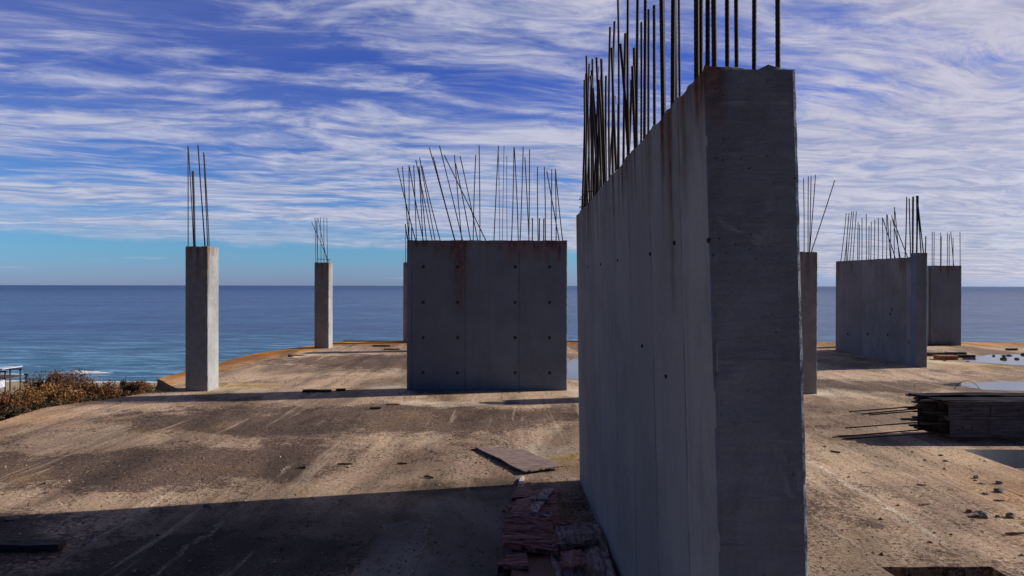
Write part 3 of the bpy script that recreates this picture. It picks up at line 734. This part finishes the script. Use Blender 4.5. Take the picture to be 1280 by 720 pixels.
# ------------------------------------------------------------------ bundle of formwork panels with bars through it
bd = empty('formwork_panel_stack', (7.5, 9.7, 0), 'stack of dirty steel formwork panels by the right floor opening, rods poking from it', 'formwork')
def channel(y0, y1, z0, z1, x0, x1, mat=M_form, face='front', name='panel'):
    """a steel panel on edge: web, lips, end plate and stiffening ribs"""
    m = MB(); t = .006
    m.box((x0, y0+.012, z0+.012), (x1, y0+.012+t, z1-.012))
    for z in (z0, z1-.03): m.box((x0, y0, z), (x1, y1, z+.03))
    for k in range(7):
        xx = x0+.02+(x1-x0-.06)*k/6
        if k: m.box((xx, y0+.019, z0+.031), (xx+.012, y1-.003, z1-.031))
    return m.obj(name, mat, bd)
ang = 0
FX0 = 5.93
for z0, z1, x0 in ((.06, .30, FX0), (.305, .53, FX0-.02)):
    p = channel(9.22, 9.34, z0, z1, x0, x0+4.6)
    for hx in (.17, .30, .95, 2.1):
        q = hole_plug(p, (x0+hx, 9.2325, (z0+z1)/2+.01), 'y', .012)
        q.name = 'bolt_hole'
    m = MB().box((x0+.52+.04*(z0 > .2), 9.224, z0+.032), (x0+.532+.04*(z0 > .2), 9.2315, z1-.032), tilt=.06); m.obj('strap', M_formdark, p)
for k, (y, x0) in enumerate(((9.36, FX0-.06), (9.49, FX0-.10), (9.62, FX0-.14), (9.75, FX0-.02))):
    channel(y, y+.115, .06+.01*k, .52+.015*(k % 2), x0-.03*k, x0+4.4, M_formdark if k < 3 else M_form, name='inner_panel')
sheet('top_panel', [Vector((FX0-.10, 9.23, .535)), Vector((FX0+4.5, 9.21, .535)), Vector((FX0+4.5, 9.50, .535)), Vector((FX0-.20, 9.50, .535))], 90, 8, .022, M_top, .010, .07, 4, .012, parent=bd)
sheet('top_panel', [Vector((FX0-.22, 9.53, .55)), Vector((FX0+4.5, 9.52, .55)), Vector((FX0+4.5, 9.80, .55)), Vector((FX0-.26, 9.80, .55))], 90, 8, .026, M_top, .012, .08, 9, .016, parent=bd)
MB().box((FX0-.03, 9.205, .515), (FX0+4.5, 9.222, .548)).obj('panel_lip', M_form, bd)
m = MB()
for k in range(26):
    y = R.uniform(9.25, 9.8); z = R.uniform(.08, .56)
    m.box((FX0-R.uniform(.12, .34), y, z), (FX0+.5, y+R.uniform(.02, .08), z+R.uniform(.012, .03)))
m.obj('loose_slats', M_formdark, bd)
for xx in (FX0+.1, FX0+1.6, FX0+3.4):
    MB().box((xx, 9.18, .003), (xx+.1, 9.85, .057)).obj('timber_bearer', M_bark, bd)
for (tx, ty, bx, by, Y) in ((1062,514,1150,507,9.75),(1078,517,1150,510,9.62),(1087,518,1150,512.5,9.5),(1057,534.5,1152,527,9.5),(1041,546,1152,536.5,9.4),(1053,551,1162,541,9.3)):
    a = Vector((px(bx, Y)+.9, Y, pz(by, Y)+.09)); b = Vector((px(tx, Y), Y, max(.012, pz(ty, Y))))
    a = Vector((px(bx, Y), Y, pz(by, Y))); a2 = a+(a-b).normalized()*1.2
    MB().tube([a2, a, b], .009, 6).obj('rod', M_rebar, bd, smooth=True)
pts = [Vector((px(1193+32*k/12, 9.7), 9.7, .64+.12*math.sin(math.pi*k/12)**.8)) for k in range(13)]
m = MB()
for a, b in zip(pts, pts[1:]): m.tube((a, b), .004, 5, True)
m.obj('wire_loop', M_rebar, bd)

# ------------------------------------------------------------------ land, beach and sea
SEA = -10.0
def sm(a, b, t): t = max(0, min(1, (t-a)/(b-a))); return t*t*(3-2*t)
def land(x, y):
    if y < 26: h = -3.4
    elif y < 80: h = -3.4-6.0*sm(20, 74, y)
    else: h = -9.4
    h = -3.4-6.1*sm(20, 70, y)
    h -= 5.0*sm(74, 128, y)*1.0
    amp = .35*sm(-20, 20, y)*(1-sm(55, 75, y))+.0
    h += amp*(noise.noise(Vector((x*.12, y*.12, 1)))+.4*noise.noise(Vector((x*.5, y*.5, 1))))
    h += .1*noise.noise(Vector((x*.04, 0, 5)))
    return h
def axis(lo, hi, a, b, fine):
    out = []; x = a
    while x <= b: out.append(x); x += fine
    s = fine; x = b
    while x < hi: s *= 1.35; x += s; out.append(min(x, hi))
    s = fine; x = a
    while x > lo: s *= 1.35; x -= s; out.insert(0, max(x, lo))
    return out
xs = axis(-6000, 6000, -90, 90, 1.5); ys = axis(-6000, 400, -10, 130, 1.2)
vs = [(x, y, land(x, y)) for y in ys for x in xs]; nx = len(xs)
fs = [(j*nx+i, j*nx+i+1, (j+1)*nx+i+1, (j+1)*nx+i) for j in range(len(ys)-1) for i in range(nx-1)]
def land_mat():
    t = NT('coastal_ground'); P = t.coord(); X, Y, Z = t.xyz(P)
    n = t.noise(P, .35, 6, .65); n2 = t.noise(P, 3, 5, .7)
    g = t.mix(t.ramp(n, .4, .6), (.13, .10, .05), (.085, .095, .035))
    g = t.mix(t.ramp(n2, .45, .7, 0, .6), g, (.20, .13, .07))
    s = t.mix(t.ramp(n2, .3, .7), (.30, .23, .14), (.40, .32, .20))
    c = t.mix(t.ramp(t.M('ADD', Y, t.M('MULTIPLY', t.M('SUBTRACT', n, .5), 14)), 66, 74), g, s)
    return t.out(c, .95, n2, .6, .1)
tag(mesh('ground', vs, fs, land_mat(), smooth=True), kind='structure')

# the waterline follows land() = SEA
def shore(x):
    lo, hi = 74, 128
    for _ in range(20):
        m = (lo+hi)/2
        if land(x, m) > SEA: lo = m
        else: hi = m
    return lo
def sea_mat():
    t = NT('sea_water'); P = t.coord(); X, Y, Z = t.xyz(P)
    d = t.V('LENGTH', P)
    # swell and chop, stretched along the crests
    cam = t.n('ShaderNodeVectorMath', operation='LENGTH'); t.put(cam.inputs[0], P); D = cam.outputs['Value']
    a = t.noise(t.scale(P, (.055, .17, 0)), 1, 6, .66, .3)
    b = t.noise(t.scale(P, (.35, .9, 0)), 1, 5, .65, .2)
    c0 = t.noise(t.scale(P, (.006, .02, 0)), 1, 5, .6, .3)
    near = t.ramp(D, 90, 1200, 1, .15)
    a2 = t.noise(t.scale(P, (.11, .42, 0)), 1, 5, .68, .4)
    deep = t.mix(t.ramp(a, .40, .60), (.022, .080, .195), (.080, .175, .36))  # light and dark lines of the swell also put into the water colour
    deep = t.mix(t.ramp(c0, .4, .62, 0, .5), deep, (.006, .028, .14))
    shal = t.mix(t.ramp(a, .42, .58), (.04, .18, .29), (.17, .40, .58))
    shal = t.mix(t.ramp(a2, .44, .56, .75, 0), shal, (.012, .06, .14)); deep = t.mix(t.ramp(a2, .44, .56, .6, 0), deep, (.010, .042, .135))
    col_ = t.mix(t.ramp(t.M('ADD', Y, t.M('MULTIPLY', t.M('SUBTRACT', c0, .5), 60)), 95, 190), shal, deep)
    h = t.M('ADD', t.M('MULTIPLY', a, 1.6), t.M('ADD', t.M('MULTIPLY', a2, .9), t.M('MULTIPLY', b, .4)))
    return t.out(col_, t.ramp(D, 90, 3000,      .25, .45), h, 1.0, .9, spec=.5, ior=1.33)
m = MB()
xs2 = axis(-30000, 30000, -150, 150, 6); ys2 = [60, 100, 160, 300, 700, 2000, 6000, 14000, 30000]
vs = [(x, y, SEA) for y in ys2 for x in xs2]; nx = len(xs2)
fs = [(j*nx+i, j*nx+i+1, (j+1)*nx+i+1, (j+1)*nx+i) for j in range(len(ys2)-1) for i in range(nx-1)]
tag(mesh('sea', vs, fs, sea_mat()), kind='structure')
M_foam = simple('sea_foam', (.70, .72, .76), (.85, .87, .90), 1.5, .7, .5, .05)
def foam_strip(xf, xt, yc, w, h, seed, name):
    v = []; f = []; n = int((xt-xf)/.5); k = 7
    for i in range(n+1):
        x = xf+(xt-xf)*i/n; e = min(1, min(i, n-i)/8)
        ww = w*e*max(.05, .7+.9*noise.noise(Vector((x*.22, seed, 0)))+.4*noise.noise(Vector((x*1.1, seed, 0))))
        y0 = yc(x)+.6*noise.noise(Vector((x*.3, seed, 4)))
        for j in range(k):
            s = j/(k-1); v.append((x, y0+(s-.5)*ww, SEA+.03+h*e*math.sin(math.pi*s)*(.8+.5*nz(x, s*3, seed, 1.7))))
    for i in range(n):
        for j in range(k-1): a = i*k+j; f.append((a, a+k, a+k+1, a+1))
    return tag(mesh(name, v, f, M_foam, smooth=True), kind='structure')
SH = shore(-55)
def yfor(y): return F*(CH-SEA)/(y-HZ)
print('shore at', SH, 'wanted', yfor(473))
foam_strip(-110, 110, lambda x: shore(x)+.3, 1.5, .12, 2, 'wave_foam')
foam_strip(px(60, 93), px(141, 93), lambda x: yfor(467.5), 2.4, .45, 5, 'wave_foam')
foam_strip(px(20, 97), px(75, 97), lambda x: yfor(469.5), .9, .2, 8, 'wave_foam')

# ---- shrubs
def leaf_mat(name, c1, c2, c3):
    t = NT(name); g = t.n('ShaderNodeNewGeometry').outputs['Random Per Island']
    c = t.mix(t.ramp(g, 0, .6, smooth=False), c1, c2); c = t.mix(t.ramp(g, .75, 1, smooth=False), c, c3)
    return t.out(c, .85, spec=.2)
LM = {'brown': leaf_mat('dry_brown_leaves', (.045, .022, .014), (.125, .060, .030), (.25, .13, .06)),
      'russet': leaf_mat('russet_leaves', (.055, .022, .012), (.16, .062, .028), (.27, .13, .05)),
      'golden': leaf_mat('golden_leaves', (.09, .045, .018), (.25, .125, .045), (.42, .25, .10)),
      'dark': leaf_mat('dark_leaves', (.025, .022, .012), (.07, .05, .025), (.13, .09, .04)),
      'green': leaf_mat('olive_leaves', (.035, .042, .015), (.09, .085, .03), (.17, .13, .05))}
def shrub(x, ytop, Y, hw, kind, label, seed, n=3600):
    ytop -= 3; hw *= 1.1
    X = px(x, Y); zt_ = pz(ytop-4, Y); zb_ = land(X, Y)-.1; rw_ = hw*1.15/F*Y
    H = zt_-zb_; rr = random.Random(seed)
    root = empty('shrub', (X, Y, zb_), label, 'shrub', 'shrubs beyond the left slab edge')
    lob = [(rr.uniform(-.7, .7)*rw_, rr.uniform(-.5, .5)*rw_, rr.uniform(.38, .76)*H, rr.uniform(.22, .45)) for _ in range(16)]
    lob.append((0, 0, H*.66, .55))
    v = []; f = []
    for k in range(n):
        lx, ly, lz, lr = lob[rr.randrange(len(lob))]
        d = Vector((rr.gauss(0, 1), rr.gauss(0, 1), rr.gauss(0, 1))).normalized()*(rr.random()**.45)
        p = Vector((lx+d.x*lr*rw_, ly+d.y*lr*rw_, lz+d.z*min(lr*rw_*1.1, H*.38)))
        p.z = max(.05, min(H, p.z))
        s = rr.uniform(.022, .045); u = Vector((rr.gauss(0, 1), rr.gauss(0, 1), rr.gauss(.6, 1))).normalized(); w = u.orthogonal().normalized()
        w = Matrix.Rotation(rr.random()*6.3, 3, u) @ w
        p += Vector((X, Y, zb_)); i = len(v)
        v += [p-u*s*1.5, p+w*s*.5, p+u*s*1.5, p-w*s*.5]; f.append((i, i+1, i+2, i+3))
    mesh('foliage', v, f, LM[kind], root)
    m = MB()
    for k in range(22):
        a = rr.random()*6.3; q = rr.uniform(.2, .95)
        b0 = Vector((X+rr.uniform(-.2, .2)*rw_, Y+rr.uniform(-.2, .2)*rw_, zb_))
        tp = Vector((X+math.cos(a)*rw_*q*.8, Y+math.sin(a)*rw_*q*.8, zb_+H*rr.uniform(.6, 1.03-.3*q)))
        m.tube([b0, b0.lerp(tp, .5)+Vector((rr.uniform(-.1, .1), rr.uniform(-.1, .1), .1)), tp], [.03, .018, .006], 4)
    m.obj('stems', M_bark, root)
SHR = [(58,462,31,26,'brown','rounded brown shrub, its crown highest against the sea at left'),
 (98,466,33,26,'russet','tall russet shrub right of the highest brown one'),
 (124,476,31,24,'russet','lower russet shrub at the right end of the large clump'),
 (124,490,22,18,'dark','dark low shrub hugging the slab edge under the russet ones'),
 (78,484,25,30,'golden','golden shrub in the middle of the clump, behind the slab edge'),
 (32,484,26,30,'golden','golden shrub in the left part of the clump'),
 (98,492,18,20,'golden','small golden-tipped shrub close to the slab edge'),
 (30,492,16,42,'dark','big dark shrub nearest to the slab at left'),
 (-4,481,22,24,'russet','russet shrub cut by the left edge of the picture'),
 (66,496,15.5,24,'brown','low brown shrub filling the gap at the slab edge'),
 (-2,510,12.5,26,'green','olive green bush at the left edge just below the dark shrub'),
 (44,478,40,14,'green','small olive shrub behind the golden ones'),
 (156,472,42,9,'dark','slim dark shrub standing alone before the beach'),
 (168,473.5,40,9,'brown','slim brown shrub in the separate group by the beach'),
 (180,474,41,12,'russet','reddish shrub in the separate group by the beach'),
 (195,476,38,11,'golden','last shrub of the separate group, against the notch of the slab'),
 (150,486,30,14,'golden','low tawny shrub between the two groups'),
 (176,488,26,20,'brown','low brown scrub right behind the floor rim')]
for i, s in enumerate(SHR): shrub(*s, seed=100+i, n=9500 if s[3] > 20 else 5000)

# ---- beach shack at the far left
HX, HY = px(-4, 66), 66.0
gz = land(HX, HY)
sh = empty('beach_shack', (HX, HY, gz), 'ramshackle beach shack with white roof boards at the left edge, by the waterline', 'shack')
zr1, zr2 = pz(463, HY), pz(475, HY)
m = MB()
for dx in (-1.6, -.5, .55, 1.55):
    for dy in (-1, 1): m.box((HX+dx-.05, HY+dy-.05, gz-.3), (HX+dx+.05, HY+dy+.05, zr1))
for dy in (-1, 1): m.box((HX-1.8, HY+dy-.08, zr1-.12), (HX+1.75, HY+dy+.08, zr1))
m.box((HX-1.7, HY-1.1, zr2+.15), (HX+1.7, HY+1.1, zr2+.22))
m.obj('frame', M_bark, sh)
m = MB()
for k in range(7): m.box((HX-1.9+k*.5, HY-1.2+.1*(k % 3), zr1+.02*k), (HX-1.5+k*.5, HY+1.3, zr1+.08+.02*k), rot=.06*(k % 3-1), tilt=.12*((k*7) % 3-1))
m.obj('roof', M_white, sh)
m = MB()
m.box((HX-1.2, HY-2.6, zr2-.1), (HX+.6, HY-1.2, zr2), tilt=.12); m.obj('lean_to', M_white, sh)
MB().box((HX+.7, HY-2.4, zr2-.55), (HX+1.8, HY-1.3, zr2+.1), rot=.2).obj('crate', M_white, sh)
for k in range(9):
    xx, yy, zz = HX+R.uniform(-1.6, 2.3), HY+R.uniform(-2.4, -.6), R.uniform(gz+.3, zr2+.3)
    MB().box((xx-.5, yy, zz), (xx+.3, yy+.5, zz+.05), rot=R.uniform(-.6, .6), tilt=R.uniform(-.5, .5)).obj('loose_board', M_white, sh)
m = MB()
for k in range(14):
    xx, yy, zz = HX+R.uniform(-1.6, 2.2), HY+R.uniform(-2.6, -.4), R.uniform(gz+.1, zr2+.4)
    m.box((xx-.6, yy, zz), (xx+.4, yy+.08, zz+.18), rot=R.uniform(-.6, .6), tilt=R.uniform(-.6, .6))
m.obj('wall_boards', M_bark, sh)
pm = MB(); X_ = px(33, 62); gz2 = land(X_, 62); pm.tube([(X_, 62, gz2-.2), (X_+.03, 62, pz(469.5, 62))], .1, 7).box((X_-.14, 61.86, pz(469.5, 62)-.02), (X_+.2, 62.14, pz(469.5, 62)+.12))
tag(pm.obj('mooring_post', M_bark, None, (X_, 62, gz2)), 'short dark post standing just right of the beach shack', 'post')

# ------------------------------------------------------------------ sun, sky, camera
EL = math.radians(25.5); AZ = math.radians(12.5)    # AZ: from +X towards +Y
sd = Vector((math.cos(AZ)*math.cos(EL), math.sin(AZ)*math.cos(EL), math.sin(EL)))
sun = bpy.data.lights.new('sun', 'SUN'); sun.energy = 5.0; sun.angle = math.radians(.5); sun.color = (1, .92, .80)
so = bpy.data.objects.new('sun', sun); col.objects.link(so); so.rotation_euler = sd.to_track_quat('Z', 'Y').to_euler()
w = bpy.data.worlds.new('World'); scn.world = w; w.use_nodes = True
t = NT(w, True)
sky = t.n('ShaderNodeTexSky', sky_type='NISHITA'); sky.sun_disc = False; sky.sun_elevation = EL; sky.sun_rotation = math.pi/2-AZ
sky.altitude = 20; sky.air_density = 1.0; sky.dust_density = .3; sky.ozone_density = 3.0
D = t.coord('Generated'); X, Y, Z = t.xyz(D)
zc = t.M('MAXIMUM', Z, 0.0)
den = t.M('ADD', zc, .055)
Pc = t.comb(t.M('DIVIDE', X, den), t.M('DIVIDE', Y, den), 0)
rot = t.n('ShaderNodeVectorRotate', rotation_type='Z_AXIS'); t.put(rot.inputs['Vector'], Pc); rot.inputs['Angle'].default_value = math.radians(-11)
Q = rot.outputs[0]
wv = t.V('MULTIPLY', t.V('SUBTRACT', t.noise(Q, .5, 3, .5, color=True), (.5, .5, .5)), (1.1, .9, 0))
Q2 = t.V('ADD', Q, wv)
n1 = t.noise(t.scale(Q2, (.30, .72, 1)), 1.0, 9, .58, .3)
n2 = t.noise(t.scale(Q2, (1.3, 3.2, 1)), 1.0, 9, .66, .5)
n3 = t.noise(t.V('ADD', t.scale(Q, (.10, .30, 1)), (5.3, 2.1, 0)), 1.0, 4, .55)
az = t.M('DIVIDE', X, t.M('ADD', t.M('ABSOLUTE', Y), .3))
n4 = t.noise(t.V('ADD', t.scale(Q2, (3.4, 7.5, 1)), t.scale(wv, (2, 2, 0))), 1.0, 7, .66, .7)
rip = t.n('ShaderNodeTexWave', wave_type='BANDS', bands_direction='Y', wave_profile='SIN'); t.put(rip.inputs['Vector'], Q2)
rip.inputs['Scale'].default_value = 1.6; rip.inputs['Distortion'].default_value = 9; rip.inputs['Detail'].default_value = 4; rip.inputs['Detail Scale'].default_value = 1.3
cov = t.M('ADD', t.M('MULTIPLY', n1, .66), t.M('MULTIPLY', n2, .32))
cov = t.M('ADD', cov, t.M('MULTIPLY', t.M('SUBTRACT', n4, .5), .13))
cov = t.M('ADD', cov, t.M('MULTIPLY', t.M('SUBTRACT', rip.outputs['Fac'], .5), .022)); cov = t.M('ADD', cov, t.M('MULTIPLY', n3, .45))
cov = t.M('ADD', cov, t.ramp(X, -.55, .55, -.07, .12, False))
cov = t.M('ADD', cov, t.M('MULTIPLY', t.ramp(Z, .06, .10), t.ramp(Z, .17, .28, .065, -.01)))
cov = t.M('ADD', cov, t.M('MULTIPLY', t.ramp(Z, .22, .36), t.ramp(X, .1, -.35, 0, -.055)))
cl = t.ramp(cov, .605, .775)
# clouds lie over the sea; unseen cover inland and overhead set for ambient light
cl = t.M('ADD', cl, t.M('MULTIPLY', t.M('SUBTRACT', 1.0, cl), t.ramp(n3, .35, .6, .04, .22)))
cl = t.M('MULTIPLY', cl, t.ramp(Y, -.05, .35)); cl = t.M('MULTIPLY', cl, t.ramp(Z, .72, .42, .6, 1))
# ragged lower limit of the cloud deck, a clear strip under it
lim = t.M('ADD', t.M('MULTIPLY', t.M('SUBTRACT', t.noise(t.comb(t.M('MULTIPLY', X, 3.0), 0, t.M('MULTIPLY', Z, 4)), 1.5, 5, .6), .5), .05), t.ramp(X, .0, .45, .056, .008))
cl = t.M('MULTIPLY', cl, t.ramp(t.M('SUBTRACT', Z, lim), -.004, .010))
deck = t.M('MULTIPLY', t.ramp(t.M('SUBTRACT', Z, lim), -.002, .006), t.ramp(t.M('SUBTRACT', Z, lim), .015, .055, .62, 0))
deck = t.M('MULTIPLY', deck, t.ramp(t.noise(t.comb(t.M('MULTIPLY', X, 4), 3, t.M('MULTIPLY', Z, 60)), 1, 5, .6), .3, .55, .3, 1))
cl = t.M('MAXIMUM', cl, t.M('MULTIPLY', deck, t.ramp(Y, .2, .5)))
lowc = t.M('MULTIPLY', t.ramp(t.noise(t.comb(t.M('MULTIPLY', X, 9), 8, t.M('MULTIPLY', Z, 130)), 1, 5, .6), .60, .74), t.M('MULTIPLY', t.ramp(Z, .004, .012), t.ramp(Z, .05, .02)))
cl = t.M('MAXIMUM', cl, t.M('MULTIPLY', t.M('MULTIPLY', lowc, .55), t.ramp(Y, .2, .5)))
tint = t.mix(t.ramp(Z, .04, .30), (.50, 1.0, 1.75), (.34, .58, 1.60))
tint = t.mix(t.ramp(Z, .0, .05), (.60, .88, 1.95), tint)
tint = t.mix(t.ramp(Z, .40, .65), tint, (.55, .55, .80))
tint = t.mix(1, tint, t.mix(t.ramp(Y, -.45, .15), (.30, .30, .30), (1.0, 1.0, 1.0)), 'MULTIPLY')  # unseen sky inland dimmed to darken the shaded wall faces
skyc = t.mix(1.0, sky.outputs[0], tint, 'MULTIPLY')
cc = t.mix(t.ramp(t.M('ADD', t.M('MULTIPLY', n2, .5), t.M('MULTIPLY', n4, .5)), .38, .62), (4.3, 5.1, 8.0), (7.9, 8.4, 10.5))
cc = t.mix(t.ramp(X, -.2, .6), cc, t.mix(1, cc, (1.12, 1.04, .96), 'MULTIPLY'))
final = t.mix(t.M('MULTIPLY', cl, .88), skyc, cc)
glow = t.M('MULTIPLY', t.ramp(X, .55, .98), t.ramp(Z, .75, .1)); glow = t.M('ADD', 1.0, t.M('MULTIPLY', glow, 1.6))  # sky beyond the right edge brightened to lift the sea there
final = t.mix(1.0, final, t.comb(glow, t.M('MULTIPLY', glow, .96), t.M('MULTIPLY', glow, .92)), 'MULTIPLY')
bg = t.n('ShaderNodeBackground'); t.put(bg.inputs[0], final); bg.inputs[1].default_value = .07
ow = t.n('ShaderNodeOutputWorld'); t.t.links.new(bg.outputs[0], ow.inputs[0])

cam = bpy.data.cameras.new('camera'); cam.lens = 24; cam.sensor_width = 36; cam.clip_start = .05; cam.clip_end = 60000
co = bpy.data.objects.new('camera', cam); col.objects.link(co); co.location = (0, 0, CH)
co.rotation_mode = 'QUATERNION'
pitch = math.radians(-.2); roll = math.radians(.09)
co.rotation_quaternion = (Matrix.Rotation(math.pi/2+pitch, 3, 'X') @ Matrix.Rotation(roll, 3, 'Z')).to_quaternion()
scn.camera = co
vs_ = scn.view_settings; vs_.view_transform = 'Standard'; vs_.look = 'None'; vs_.gamma = 1; vs_.exposure = 0.1
scn.render.engine = 'CYCLES'
scn.render.resolution_x = 1024; scn.render.resolution_y = 576
